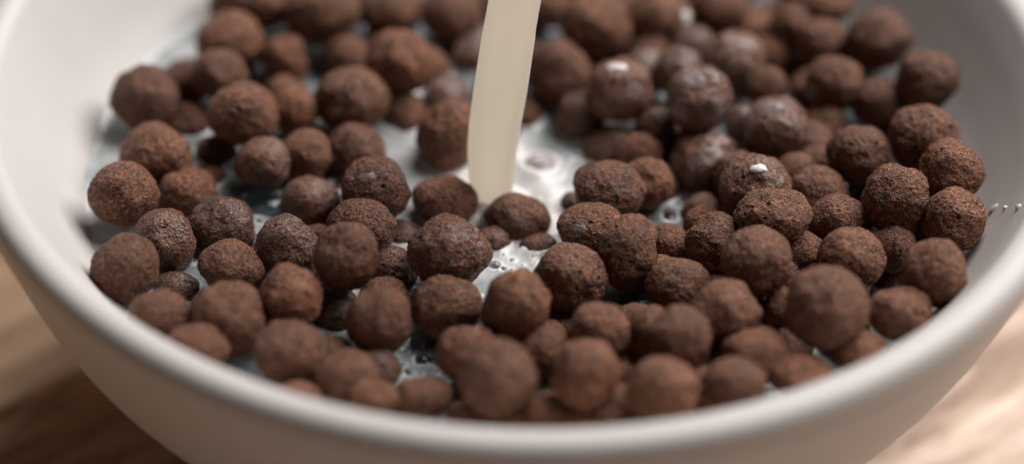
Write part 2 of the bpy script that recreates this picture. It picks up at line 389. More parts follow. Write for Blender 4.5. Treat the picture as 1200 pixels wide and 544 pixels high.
# ------------------------------------------------------------------ data (mm): x, y, z, half width, half height, finish, label
BALLS = [
(-46.59, 40.13, -16.24, 5.35, 5.2, 'd', 'cocoa ball cut by the top edge, furthest back against the pale left wall'),
(-47.11, 26.73, -15.0, 5.53, 5.39, 'd', 'blurred round cocoa ball touching the left wall, second from the back there'),
(-59.23, 11.21, -15.0, 5.41, 5.41, 'd', 'tall round cocoa ball alone against the bright left wall, well behind the others beside it'),
(-53.61, 19.07, -17.5, 4.04, 4.04, 'd', 'lumpy half hidden cocoa ball just right of the tall one at the left wall'),
(-47.93, 16.16, -13.5, 4.72, 4.15, 'd', 'small tilted cocoa ball leaning on the back of the big one with a bright crown'),
(-43.14, 4.16, -12.0, 5.76, 5.05, 'd', 'large cocoa ball with a bright crown, overlapping two others at upper left'),
(-52.41, 11.09, -20.0, 3.87, 3.87, 'd', 'dark cocoa ball sunk in the shadow below the large bright crowned one'),
(-41.55, 35.35, -13.42, 3.53, 3.68, 'd', 'small blurred cocoa ball at the top edge, second from the left back corner'),
(-32.92, 33.06, -12.5, 6.15, 5.13, 'd', 'wide blurred cocoa ball at the top edge above a dark gap, left of the stream'),
(-37.51, 38.88, -15.36, 3.11, 2.96, 'd', 'tiny sliver of a cocoa ball at the top edge, tucked beside the wide blurred one'),
(-38.32, 24.59, -16.5, 3.93, 4.65, 'd', 'narrow upright cocoa ball standing beside a small clear bubble at upper left'),
(-28.61, 27.46, -17.5, 4.09, 3.95, 'd', 'small cocoa ball peeping over the wide lumpy one, left of the stream'),
(-26.73, 11.59, -14.0, 5.98, 5.12, 'd', 'wide lumpy cocoa ball with a glint at its right shoulder, upper left'),
(-19.73, 19.78, -12.5, 5.46, 5.32, 'd', 'big round blurred cocoa ball with a pale sheen, midway between left wall and stream'),
(-21.8, 37.77, -15.0, 5.32, 4.44, 'd', 'blurred cocoa ball cut by the top edge, just above the big round pale sheened one'),
(-35.44, 9.09, -15.0, 3.83, 3.97, 'd', 'light brown cocoa ball touching the right side of the large bright crowned one'),
(-33.35, -0.35, -16.5, 4.49, 4.21, 'd', 'slanted cocoa ball directly behind the narrow necked clear film of milk'),
(-25.53, 1.82, -17.0, 4.79, 4.5, 'd', 'cocoa ball directly behind the smooth round one that carries a milky glint'),
(-21.78, -11.72, -13.93, 5.5, 5.08, 'd', 'smooth round cocoa ball with a small milky glint on top, left of the stream'),
(-31.76, -10.61, -17.5, 4.56, 3.87, 'w', 'glittering cocoa ball right of the large clear milk bubble'),
(-39.49, -4.39, -15.0, 4.45, 4.03, 'w', 'upright glittering cocoa ball standing at the back of the large clear milk bubble'),
(-47.55, 3.52, -20.0, 3.68, 3.4, 'd', 'small dark cocoa ball low in the gap below the bright crowned one'),
(-56.21, -2.84, -15.52, 5.72, 5.16, 'd', 'wide cocoa ball near the left wall, behind the sharp pitted one'),
(-59.75, -14.44, -14.0, 5.34, 4.93, 'd', 'sharp pitted cocoa ball furthest left, with milk beneath it at the wall'),
(-50.86, -8.84, -17.98, 4.85, 4.02, 'd', 'low cocoa ball between the sharp pitted leftmost one and the clear bubble'),
(-11.71, 36.62, -15.0, 4.87, 4.43, 'd', 'blurred cocoa ball near the top edge, immediately left of the milk stream'),
(-15.04, 26.29, -18.5, 3.51, 3.8, 'd', 'small reddish cocoa ball tucked right of the big round blurred one'),
(-7.99, 30.69, -19.0, 3.53, 4.12, 'f', 'milky cocoa ball partly hidden behind the upper left edge of the stream'),
(-11.2, 5.67, -16.0, 5.23, 5.94, 'd', 'tall cocoa ball standing left of the stream beside a patch of white milk'),
(-11.98, 17.38, -18.0, 4.04, 3.75, 'f', 'pinkish milk coated cocoa ball behind the tall one left of the stream'),
(-18.38, 14.72, -20.0, 4.03, 4.32, 'd', 'dark shadowed cocoa ball between the lumpy one and the tall one left of stream'),
(3.71, 40.17, -15.0, 3.71, 3.56, 'd', 'small cocoa ball at the top edge, immediately right of the milk stream'),
(11.71, 30.86, -11.93, 6.13, 5.11, 'd', 'largest blurred cocoa ball at the top, second to the right of the stream'),
(6.11, 21.64, -15.0, 5.2, 5.2, 'd', 'blurred dark cocoa ball below the largest one right of the stream'),
(1.58, 28.16, -17.5, 2.93, 3.51, 'd', 'sliver of cocoa ball showing behind the right edge of the stream, upper one'),
(0.89, 15.74, -20.0, 2.59, 3.46, 'd', 'sliver of cocoa ball showing behind the right edge of the stream, lower one'),
(9.52, 13.65, -17.77, 4.01, 4.59, 'w', 'wet cocoa ball at the far edge of the white milk right of the stream'),
(3.13, 3.4, -21.25, 3.69, 3.12, 'u', 'pinkish cocoa ball drowned under a skin of milk right beside the stream'),
(22.06, 35.67, -13.54, 5.59, 4.71, 'd', 'blurred cocoa ball near the top edge with a white milk drop on its right'),
(31.8, 38.3, -12.62, 5.02, 3.84, 'd', 'blurred cocoa ball cut by the top edge, right of the white milk drop'),
(27.33, 30.51, -15.29, 4.1, 3.51, 'w', 'small wet cocoa ball between the milk drop and the film coated clump'),
(34.07, 24.28, -13.62, 5.21, 5.07, 'f', 'large cocoa ball under a lilac milk film, behind right of the tallest wet one'),
(38.31, 36.66, -17.0, 4.59, 4.29, 'd', 'matt blurred cocoa ball directly behind the lilac filmed one'),
(15.49, 13.43, -12.02, 5.41, 5.27, 'w', 'knobbly wet cocoa ball wearing a bright white milk cap'),
(19.89, 22.64, -14.85, 4.05, 3.76, 'f', 'small milk filmed cocoa ball resting against the one with the white milk cap'),
(27.42, 7.86, -9.3, 5.21, 5.49, 'f', 'tallest milk filmed cocoa ball, on top of the wet clump right of the stream'),
(24.87, 19.2, -12.17, 4.02, 4.02, 'f', 'small milk filmed cocoa ball leaning on the back of the tallest filmed one'),
(21.19, 9.02, -17.05, 3.41, 4.69, 'w', 'narrow wet cocoa ball with a glint on its tip, in the wet clump'),
(29.0, 1.05, -16.24, 5.62, 4.92, 'f', 'round milk ringed cocoa ball at the front foot of the tallest filmed one'),
(14.46, 7.43, -19.82, 4.56, 4.27, 'w', 'dark wet cocoa ball in shadow below the white capped one'),
(13.73, -10.41, -13.35, 5.64, 4.4, 'd', 'matt rough cocoa ball in front of the wet clump, right of the milk pool'),
(21.83, -2.22, -19.53, 3.23, 3.93, 'f', 'milk streaked dark cocoa ball sunk low between the rough one and the ringed one'),
(28.16, -8.23, -19.27, 3.34, 3.48, 'w', 'small dark wet cocoa ball just below the round milk ringed one'),
(35.73, -11.71, -10.97, 5.61, 4.93, 'w', 'cocoa ball with a white painted glint and a drip down its face'),
(39.6, 4.77, -12.31, 5.2, 5.34, 'w', 'cocoa ball behind the one with the milk drip, its top streaked with milk'),
(34.77, 10.58, -16.5, 2.71, 3.85, 'f', 'narrow cocoa ball wearing a whitish film, left of the milk streaked one'),
(49.06, 38.03, -10.93, 5.01, 2.8, 'd', 'cocoa ball cut by the top edge, nearest the right wall'),
(43.36, 34.08, -13.3, 3.52, 4.11, 'd', 'dim blurred cocoa ball second from the matt one near the top right'),
(47.97, 29.45, -13.23, 4.08, 4.08, 'd', 'very dark blurred cocoa ball left of the large one at the right back wall'),
(56.9, 27.19, -10.11, 5.65, 4.93, 'd', 'large blurred cocoa ball furthest back against the grey right wall'),
(49.5, 18.05, -12.55, 4.73, 4.59, 'd', 'round blurred cocoa ball with a milk smear on its left side'),
(56.23, 15.39, -14.02, 4.29, 3.86, 'd', 'small dark cocoa ball between the smeared one and the right wall pair'),
(63.84, 16.0, -10.0, 5.13, 4.85, 'd', 'dark rough cocoa ball against the right wall, second from the back'),
(38.82, 18.67, -14.26, 3.59, 3.45, 'd', 'small cocoa ball between the lilac filmed one and the smeared one'),
(51.88, -2.93, -10.81, 4.86, 4.72, 'd', 'rough cocoa ball standing among dark gaps, left of the three at right wall'),
(46.1, 1.26, -16.05, 3.09, 3.09, 'd', 'small shadowed cocoa ball peeping behind a low pale topped one at right'),
(45.37, -9.32, -13.58, 4.55, 4.0, 'd', 'low pale topped cocoa ball right of the one with the milk drip'),
(56.51, -16.5, -8.69, 5.15, 5.56, 'd', 'sharp golden topped cocoa ball with a deep pit near its crown'),
(61.84, -0.46, -9.0, 5.56, 5.28, 'd', 'large crusty cocoa ball near the right wall, behind the golden topped one'),
(65.27, -10.22, -8.0, 5.06, 4.79, 'd', 'dark glinting cocoa ball pressed on the right wall, above the furthest right round one'),
(65.1, -19.57, -10.0, 4.73, 4.87, 'd', 'round speckled cocoa ball nearest the milk droplets on the right wall'),
(48.33, -17.52, -12.46, 4.76, 3.94, 'd', 'cocoa ball left of the golden topped one, half covered by its neighbour in front'),
(37.95, -21.01, -9.32, 5.66, 4.31, 'd', 'wide rough cocoa ball directly in front of the one with the milk drip'),
(-52.89, -23.18, -16.0, 4.87, 5.14, 'w', 'glittering cocoa ball right behind the smooth oval one at left'),
(-57.46, -32.98, -13.5, 5.05, 5.32, 'd', 'smooth oval cocoa ball nearest the left front rim'),
(-44.42, -17.98, -17.0, 5.19, 4.65, 'w', 'sharp cocoa ball ringed by milk, in front of the large clear bubble'),
(-50.43, -30.26, -20.0, 3.77, 3.23, 'w', 'small sugary glittering cocoa ball sunk low near the left front rim'),
(-42.2, -29.96, -15.0, 4.82, 3.88, 'd', 'smooth cocoa ball just in front of the milk ringed sharp one'),
(-51.37, -43.63, -13.5, 4.71, 3.79, 'd', 'cocoa ball half hidden by the rim, below the smooth oval one'),
(-41.46, -43.97, -13.13, 5.75, 5.49, 'd', 'large cocoa ball with a dark dent, front left near the rim'),
(-34.22, -24.91, -15.0, 4.99, 4.72, 'w', 'glittering cocoa ball with a small bubble touching its back edge'),
(-25.09, -32.68, -10.0, 4.77, 5.3, 'd', 'tall matt cocoa ball standing on top of the left centre pile'),
(-23.4, -20.18, -14.57, 5.16, 4.34, 'd', 'cocoa ball leaning behind the tall matt one at left centre'),
(-18.54, -25.05, -19.0, 3.93, 3.79, 'w', 'crisp glittering cocoa ball left of the biggest sharp one'),
(-32.76, -39.65, -12.5, 4.73, 4.73, 'd', 'smooth round cocoa ball between the dented one and the tall matt one'),
(-19.7, -42.74, -13.58, 4.84, 5.24, 'd', 'reddish rough cocoa ball at the near side of the dark foam pool'),
(-26.51, -35.03, -19.0, 3.74, 4.27, 'w', 'dark cocoa ball in deep shadow under the tall matt one'),
(-17.7, -15.34, -20.0, 3.44, 2.48, 'w', 'half sunk cocoa ball low in the milk behind the biggest sharp one'),
(-9.98, -27.39, -13.0, 6.16, 5.49, 'w', 'biggest sharp cocoa ball in the middle of the bowl, in front of the stream'),
(-9.98, -37.65, -15.0, 5.42, 4.63, 'd', 'cocoa ball just in front of the biggest sharp one'),
(-3.78, -16.4, -19.42, 2.88, 2.34, 'w', 'small sunk cocoa ball peeping right behind the biggest sharp one'),
(-11.18, -9.54, -17.5, 5.12, 3.88, 'd', 'softly blurred cocoa ball left of the foot of the stream'),
(0.13, -11.9, -18.51, 5.11, 3.73, 'd', 'cocoa ball with a small pit, right in front of the stream foot'),
(0.1, -42.11, -10.55, 4.83, 5.48, 'd', 'tall smooth cocoa ball front centre, in front of the creamy milk patch'),
(3.11, -16.68, -20.07, 3.02, 2.06, 'w', 'cocoa ball nearly drowned in the creamy milk, only its top showing'),
(11.08, -18.14, -14.96, 5.18, 3.82, 'd', 'cocoa ball with a small milk spot on its left cheek'),
(16.32, -26.97, -12.75, 4.56, 5.36, 'd', 'tall crusty cocoa ball overlapping the one with the milk spot'),
(7.92, -31.46, -14.0, 5.47, 5.33, 'd', "sharp conical cocoa ball with crumbly crown at the milk's right shore"),
(23.08, -18.08, -17.98, 3.56, 3.56, 'd', 'small cocoa ball low behind right of the tall crusty one'),
(23.75, -32.52, -13.95, 4.79, 4.13, 'd', 'speckled cocoa ball right of the tall crusty one'),
(29.53, -22.66, -13.72, 4.46, 4.86, 'd', 'craggy cocoa ball with a dark right side, left of the round upright one'),
(34.85, -32.48, -9.0, 5.29, 5.42, 'd', 'round upright cocoa ball standing proud on the right centre pile'),
(42.48, -22.92, -14.78, 3.79, 3.79, 'd', 'glinting cocoa ball wedged right of the round upright one'),
(30.05, -42.19, -10.69, 5.22, 4.83, 'd', 'cocoa ball with a broad flat crown in front of the round upright one'),
(49.28, -29.0, -10.42, 5.2, 4.53, 'd', 'cocoa ball with a pale ridge, left of the deep shadow near right wall'),
(44.43, -44.52, -7.2, 5.96, 5.96, 'd', 'largest dark blurred cocoa ball at front right'),
(39.01, -35.8, -14.83, 2.92, 3.45, 'd', 'small dark cocoa ball squeezed left of the largest dark one'),
(55.87, -22.7, -13.1, 3.65, 3.78, 'd', 'shadowed cocoa ball behind the one nearest the right front rim'),
(60.77, -34.97, -8.0, 4.74, 5.26, 'd', 'dark round cocoa ball nearest the right front rim'),
(55.63, -41.15, -10.66, 4.84, 3.92, 'd', 'low cocoa ball by the rim, right of the largest dark one'),
(49.3, -47.06, -12.86, 4.29, 2.6, 'd', 'cocoa ball showing only its crown over the rim, below the largest dark one'),
(-45.35, -51.12, -12.87, 4.78, 3.36, 'd', 'orange brown cocoa ball mostly hidden by the rim at front left'),
(-31.87, -50.66, -13.5, 5.56, 4.4, 'd', 'lumpy blurred cocoa ball above the rim, left of the foam pool'),
(-23.89, -53.77, -14.99, 4.9, 3.48, 'd', 'flat cocoa ball resting by the rim, just right of the lumpy blurred one'),
(-20.14, -48.67, -18.43, 3.91, 3.78, 'w', 'dark cocoa ball touching the left shore of the front foam pool'),
(-19.78, -57.96, -15.02, 3.58, 2.3, 'd', 'sliver of cocoa ball over the rim, below the left shore of the foam pool'),
(-13.1, -55.56, -17.0, 4.38, 2.83, 'd', 'low cocoa ball between the front foam pool and the rim'),
(-6.66, -49.03, -14.0, 4.67, 4.15, 'd', 'cocoa ball behind left of the biggest blurred front one'),
(-2.23, -58.89, -9.96, 5.59, 5.46, 'd', 'biggest blurred cocoa ball at front centre, right of the foam pool'),
(12.29, -44.29, -13.21, 4.7, 4.31, 'd', 'cocoa ball touched by blue grey milk, directly behind the twin of front centre'),
(4.5, -46.41, -15.45, 4.18, 3.91, 'd', 'cocoa ball wedged right of the biggest blurred front one'),
(6.64, -35.33, -20.0, 2.94, 2.4, 'w', 'small wet cocoa ball low below the sharp conical one'),
(9.99, -57.54, -9.99, 4.96, 5.22, 'd', 'large upright blurred cocoa ball second right of the foam pool, at front'),
(21.0, -60.03, -10.06, 5.07, 4.69, 'd', 'plain brown cocoa ball touching the rim at front right of centre'),
(19.61, -43.54, -14.02, 3.92, 4.45, 'd', 'left half of the dark joined pair of cocoa balls, front right of centre'),
(23.62, -48.72, -10.27, 4.65, 4.78, 'd', 'right half of the dark joined pair of cocoa balls, front right of centre'),
(15.49, -50.54, -16.78, 2.34, 2.6, 'd', 'small cocoa ball in the dark gap between two large ones at the front'),
(4.89, -60.15, -15.1, 3.57, 2.3, 'd', 'crown of a cocoa ball just over the lowest stretch of rim'),
(13.43, -61.09, -14.86, 2.55, 1.78, 'd', 'smallest crown of a cocoa ball over the rim, right of the lowest stretch'),
(9.12, -60.84, -15.43, 2.8, 1.91, 'd', 'little crown of a cocoa ball over the rim, just right of its lowest stretch crown'),
(-0.01, -60.78, -16.04, 2.81, 1.79, 'd', "low crown of a cocoa ball over the rim, under the biggest blurred one's right side"),
(34.4, -50.22, -11.75, 5.16, 3.87, 'd', 'shiny dented cocoa ball in the second row from the right front rim'),
(31.35, -56.82, -11.14, 4.59, 3.32, 'd', 'smooth flat cocoa ball at the rim, in front of the shiny dented one'),
(40.77, -53.27, -12.55, 4.89, 3.09, 'd', 'cocoa ball half covered by rim, right of the smooth flat one'),
(8.22, -6.62, -19.5, 1.95, 2.09, 'w', 'small sunk cocoa ball at the left foot of the matt rough one'),
(-30.87, -58.5, -15.5, 3.84, 2.56, 'd', 'sliver of cocoa ball over the rim, below the lumpy blurred one'),
(-6.06, -59.07, -17.0, 3.33, 2.05, 'd', 'sliver of cocoa ball over the rim, below the biggest blurred one'),
]
HIDDEN = [
(37.2, 25.0, -20.2, 3.7, 3.7, 'lower ball right of the tallest milk filmed ball'),
(-11.7, 53.5, -18.0, 3.8, 3.8, 'lower ball behind the blurred ball touching the top of the stream'),
(40.4, -32.7, -20.3, 4.2, 4.2, 'lower ball in front and left of the largest dark front right ball'),
(56.1, 10.8, -21.3, 3.7, 3.7, 'lower ball right of the rough ball among dark gaps at right'),
(26.5, -48.3, -18.2, 4.3, 4.3, 'lower ball right of the plain ball touching the front rim'),
(24.9, 53.2, -17.5, 4.1, 4.1, 'lower ball behind the ball with the white drop at its right'),
(52.4, -11.9, -18.9, 4.4, 4.4, 'lower ball in front and left of the golden topped ball with a deep pit'),
(-23.3, 32.6, -20.2, 3.7, 3.7, 'lower ball behind and left of the big round pale sheened ball'),
(-3.8, 51.3, -21.8, 4.1, 4.1, 'lower ball right of the blurred ball touching the top of the stream'),
(6.7, -55.9, -19.4, 4.1, 4.1, 'lower ball in front and left of the large upright ball at the front'),
(40.1, -39.4, -19.5, 4.0, 4.0, 'lower ball right of the shiny dented ball by the front rim'),
(-19.4, -33.5, -18.3, 4.1, 4.1, 'lower ball in front and right of the tall matt ball on the left centre pile'),
(34.1, -42.4, -18.6, 3.9, 3.9, 'lower ball left of the shiny dented ball by the front rim'),
(-3.4, -45.5, -18.6, 4.1, 4.1, 'lower ball behind the biggest blurred ball at front centre'),
(33.0, -2.4, -22.3, 3.8, 3.8, 'lower ball in front and left of the ball with the painted glint and drip'),
(33.3, -32.1, -16.9, 4.2, 4.2, 'lower ball behind and right of the flat crowned ball at front right'),
(-29.9, 42.9, -18.2, 4.3, 4.3, 'lower ball right of the wide blurred ball at the top edge'),
(-48.4, -2.5, -21.7, 3.8, 3.8, 'lower ball in front and left of the upright ball behind the clear bubble'),
(45.8, -10.4, -19.8, 3.7, 3.7, 'lower ball behind and right of the round upright ball on the right pile'),
(10.4, 42.6, -18.5, 4.1, 4.1, 'lower ball behind and left of the largest blurred ball right of the stream'),
(21.1, 16.4, -20.4, 3.8, 3.8, 'lower ball in front and right of the knobbly ball with the white milk cap'),
(26.8, 41.6, -18.4, 3.9, 3.9, 'lower ball right of the ball with the white drop at its right'),
(-26.2, -12.0, -21.6, 4.2, 4.2, 'lower ball behind the tall matt ball on the left centre pile'),
(24.6, 4.0, -22.1, 4.2, 4.2, 'lower ball in front and left of the round milk ringed ball'),
(12.4, 59.1, -21.3, 4.2, 4.2, 'lower ball behind the largest blurred ball right of the stream'),
(21.5, -58.2, -18.8, 3.7, 3.7, 'lower ball in front of the plain ball touching the front rim'),
(-58.5, -11.3, -22.4, 4.1, 4.1, 'lower ball in front of the sharp pitted leftmost ball'),
(-0.2, 41.6, -20.0, 4.0, 4.0, 'lower ball left of the largest blurred ball right of the stream'),
(23.3, -8.4, -23.5, 4.2, 4.2, 'lower ball behind and right of the tall crusty ball at the centre'),
(56.9, -22.9, -20.8, 3.9, 3.9, 'lower ball in front and left of the dark ball nearest the right front rim'),
(45.5, 6.9, -16.9, 4.1, 4.1, 'lower ball left of the rough ball among dark gaps at right'),
(-19.9, 22.7, -22.4, 4.3, 4.3, 'lower ball right of the wide lumpy ball left of the stream'),
(46.0, 30.3, -20.7, 3.8, 3.8, 'lower ball left of the ball with the milk smear'),
(19.9, -31.6, -23.4, 4.2, 4.2, 'lower ball behind the plain ball touching the front rim'),
(4.4, -40.2, -19.3, 3.8, 3.8, 'lower ball behind and left of the large upright ball at the front'),
(-4.6, 58.6, -21.4, 3.9, 3.9, 'lower ball behind and right of the blurred ball touching the top of the stream'),
(49.0, -26.5, -17.4, 4.1, 4.1, 'lower ball behind and right of the largest dark front right ball'),
(16.3, 32.8, -20.0, 3.9, 3.9, 'lower ball behind the knobbly ball with the white milk cap'),
(60.8, 17.1, -18.3, 4.0, 4.0, 'lower ball in front and left of the dark rough ball against the right wall'),
(-14.1, 46.1, -20.6, 3.9, 3.9, 'lower ball behind and left of the blurred ball touching the top of the stream'),
(-36.9, 35.8, -21.9, 3.8, 3.8, 'lower ball in front and left of the wide blurred ball at the top edge'),
(59.0, -15.2, -20.2, 3.9, 3.9, 'lower ball behind and left of the dark ball nearest the right front rim'),
(-38.2, -21.0, -22.2, 4.0, 4.0, 'lower ball behind and right of the large dark dented ball at front left'),
(-37.7, 16.9, -18.3, 3.8, 3.8, 'lower ball behind and right of the large bright crowned ball at upper left'),
(-3.4, 20.5, -18.1, 4.2, 4.2, 'lower ball right of the big round pale sheened ball'),
(-2.3, 6.4, -22.6, 3.7, 3.7, 'lower ball left of the rough ball right of the milk pool'),
(-1.0, -34.1, -19.7, 4.3, 4.3, 'lower ball in front and left of the tall smooth ball at front centre'),
(-26.1, 55.6, -20.9, 3.8, 3.8, 'lower ball behind and right of the wide blurred ball at the top edge'),
(-2.9, -53.6, -17.9, 3.8, 3.8, 'lower ball in front of the biggest blurred ball at front centre'),
(46.7, 23.2, -18.3, 4.2, 4.2, 'lower ball in front and left of the ball with the milk smear'),
(40.8, 45.2, -21.1, 4.3, 4.3, 'lower ball behind and left of the ball with the milk smear'),
(-27.6, -3.7, -23.6, 4.3, 4.3, 'lower ball in front and left of the smooth ball with the small milky glint'),
(2.1, 24.2, -23.3, 4.0, 4.0, 'lower ball left of the knobbly ball with the white milk cap'),
(-7.7, -11.3, -23.2, 3.6, 3.6, 'lower ball behind and right of the biggest sharp ball at the middle'),
(-29.5, 35.4, -22.1, 3.8, 3.8, 'lower ball left of the big round pale sheened ball'),
(-6.6, 45.4, -18.1, 4.1, 4.1, 'lower ball behind and right of the big round pale sheened ball'),
(34.6, 42.0, -18.9, 3.6, 3.6, 'lower ball behind the tallest milk filmed ball'),
(21.4, -25.8, -18.1, 3.7, 3.7, 'lower ball in front and right of the tall crusty ball at the centre'),
(13.9, -34.5, -20.4, 3.7, 3.7, 'lower ball behind the large upright ball at the front'),
(-26.2, -47.0, -18.5, 4.0, 4.0, 'lower ball right of the lumpy blurred ball by the left front rim'),
(21.9, 60.2, -17.5, 4.1, 4.1, 'lower ball behind and right of the largest blurred ball right of the stream'),
(35.7, 52.5, -16.8, 3.9, 3.9, 'lower ball behind and right of the ball with the white drop at its right'),
(54.7, -2.5, -17.3, 4.1, 4.1, 'lower ball behind and left of the golden topped ball with a deep pit'),
(55.5, 32.4, -16.5, 4.0, 4.0, 'lower ball in front and left of the large ball at the right back wall'),
(5.0, 60.5, -20.2, 4.4, 4.4, 'lower ball behind and left of the ball with the white drop at its right'),
(16.1, -25.8, -22.9, 3.6, 3.6, 'lower ball in front and right of the sharp conical ball'),
(48.6, -37.0, -16.8, 3.6, 3.6, 'lower ball in front and right of the largest dark front right ball'),
(-54.3, 26.3, -22.6, 4.0, 4.0, 'lower ball behind and right of the tall round ball at the left wall'),
(27.4, -40.6, -18.6, 4.3, 4.3, 'lower ball in front and left of the flat crowned ball at front right'),
(9.1, 29.7, -19.2, 3.7, 3.7, 'lower ball behind and left of the knobbly ball with the white milk cap'),
(-19.2, 57.0, -21.2, 4.2, 4.2, 'lower ball behind the big round pale sheened ball'),
(31.4, 47.6, -17.0, 3.9, 3.9, 'lower ball right of the largest blurred ball right of the stream'),
(34.4, -9.2, -19.7, 4.0, 4.0, 'lower ball in front of the ball with the painted glint and drip'),
(57.1, 5.1, -18.7, 3.8, 3.8, 'lower ball in front and right of the rough ball among dark gaps at right'),
(48.0, 40.0, -16.8, 3.7, 3.7, 'lower ball left of the large ball at the right back wall'),
(19.8, -5.9, -15.4, 4.0, 4.0, 'lower ball right of the rough ball right of the milk pool'),
(27.6, -54.5, -15.1, 3.7, 3.7, 'lower ball in front and left of the shiny dented ball by the front rim'),
(27.6, 9.2, -18.4, 3.6, 3.6, 'lower ball behind the round milk ringed ball'),
(-29.9, -18.3, -20.3, 3.8, 3.8, 'lower ball left of the tall matt ball on the left centre pile'),
(16.4, 49.9, -18.1, 3.8, 3.8, 'lower ball behind and left of the tallest milk filmed ball'),
(17.9, 40.4, -16.9, 3.9, 3.9, 'lower ball left of the ball with the white drop at its right'),
(38.6, -27.6, -15.9, 3.6, 3.6, 'lower ball in front and right of the round upright ball on the right pile'),
(18.8, 3.0, -16.8, 3.7, 3.7, 'lower ball behind and right of the rough ball right of the milk pool'),
(30.7, 56.0, -18.2, 3.7, 3.7, 'lower ball behind and right of the knobbly ball with the white milk cap'),
(-41.9, 45.7, -20.6, 3.6, 3.6, 'lower ball left of the wide blurred ball at the top edge'),
(-34.6, 10.1, -22.6, 4.1, 4.1, 'lower ball behind and right of the upright ball behind the clear bubble'),
(14.7, -56.6, -17.2, 3.9, 3.9, 'lower ball in front and left of the plain ball touching the front rim'),
(48.0, 12.9, -17.5, 3.7, 3.7, 'lower ball behind and left of the rough ball among dark gaps at right'),
(64.6, -14.8, -15.3, 4.3, 4.3, 'lower ball behind the dark ball nearest the right front rim'),
(28.6, -15.2, -16.2, 3.6, 3.6, 'lower ball behind and left of the round upright ball on the right pile'),
(-36.8, 51.7, -18.5, 4.3, 4.3, 'lower ball behind the wide blurred ball at the top edge'),
(7.2, 51.4, -18.9, 3.7, 3.7, 'lower ball behind and right of the wide lumpy ball left of the stream'),
(20.6, 29.6, -16.6, 3.6, 3.6, 'lower ball in front of the ball with the white drop at its right'),
(-33.8, -35.8, -18.7, 4.0, 4.0, 'lower ball behind the lumpy blurred ball by the left front rim'),
(36.1, 2.9, -18.7, 3.7, 3.7, 'lower ball behind the ball with the painted glint and drip'),
(42.7, -3.5, -15.1, 3.8, 3.8, 'lower ball right of the ball with the painted glint and drip'),
(44.7, -17.5, -18.1, 3.7, 3.7, 'lower ball right of the round upright ball on the right pile'),
(17.3, -19.6, -15.3, 3.7, 3.7, 'lower ball behind the tall crusty ball at the centre'),
(18.0, -37.9, -17.6, 3.8, 3.8, 'lower ball behind and right of the large upright ball at the front'),
(10.8, -41.0, -18.9, 4.2, 4.2, 'lower ball in front and right of the tall smooth ball at front centre'),
(61.9, -0.2, -16.2, 3.7, 3.7, 'lower ball behind and right of the golden topped ball with a deep pit'),
(-3.3, 29.0, -22.9, 3.7, 3.7, 'lower ball in front and right of the blurred ball touching the top of the stream'),
(16.0, -45.6, -18.8, 3.8, 3.8, 'lower ball right of the large upright ball at the front'),
(46.0, 46.0, -16.6, 4.2, 4.2, 'lower ball behind and left of the large ball at the right back wall'),
(26.8, -2.6, -23.3, 3.7, 3.7, 'lower ball in front of the round milk ringed ball'),
(28.5, -27.0, -18.9, 3.6, 3.6, 'lower ball behind and left of the flat crowned ball at front right'),
(-3.7, 11.7, -18.1, 3.7, 3.7, 'lower ball in front and right of the big round pale sheened ball'),
(45.4, -31.2, -15.1, 3.6, 3.6, 'lower ball behind the largest dark front right ball'),
(33.8, -4.3, -15.1, 4.2, 4.2, 'lower ball behind and left of the ball with the painted glint and drip'),
(-27.7, -28.1, -18.6, 3.8, 3.8, 'lower ball in front and left of the tall matt ball on the left centre pile'),
(52.0, 26.8, -17.3, 3.7, 3.7, 'lower ball behind and right of the ball with the milk smear'),
(28.9, 35.3, -18.5, 3.9, 3.9, 'lower ball in front and right of the ball with the white drop at its right'),
(34.4, 31.2, -16.6, 3.7, 3.7, 'lower ball behind and right of the tallest milk filmed ball'),
(40.2, 30.8, -17.1, 3.6, 3.6, 'lower ball behind and right of the round milk ringed ball'),
]
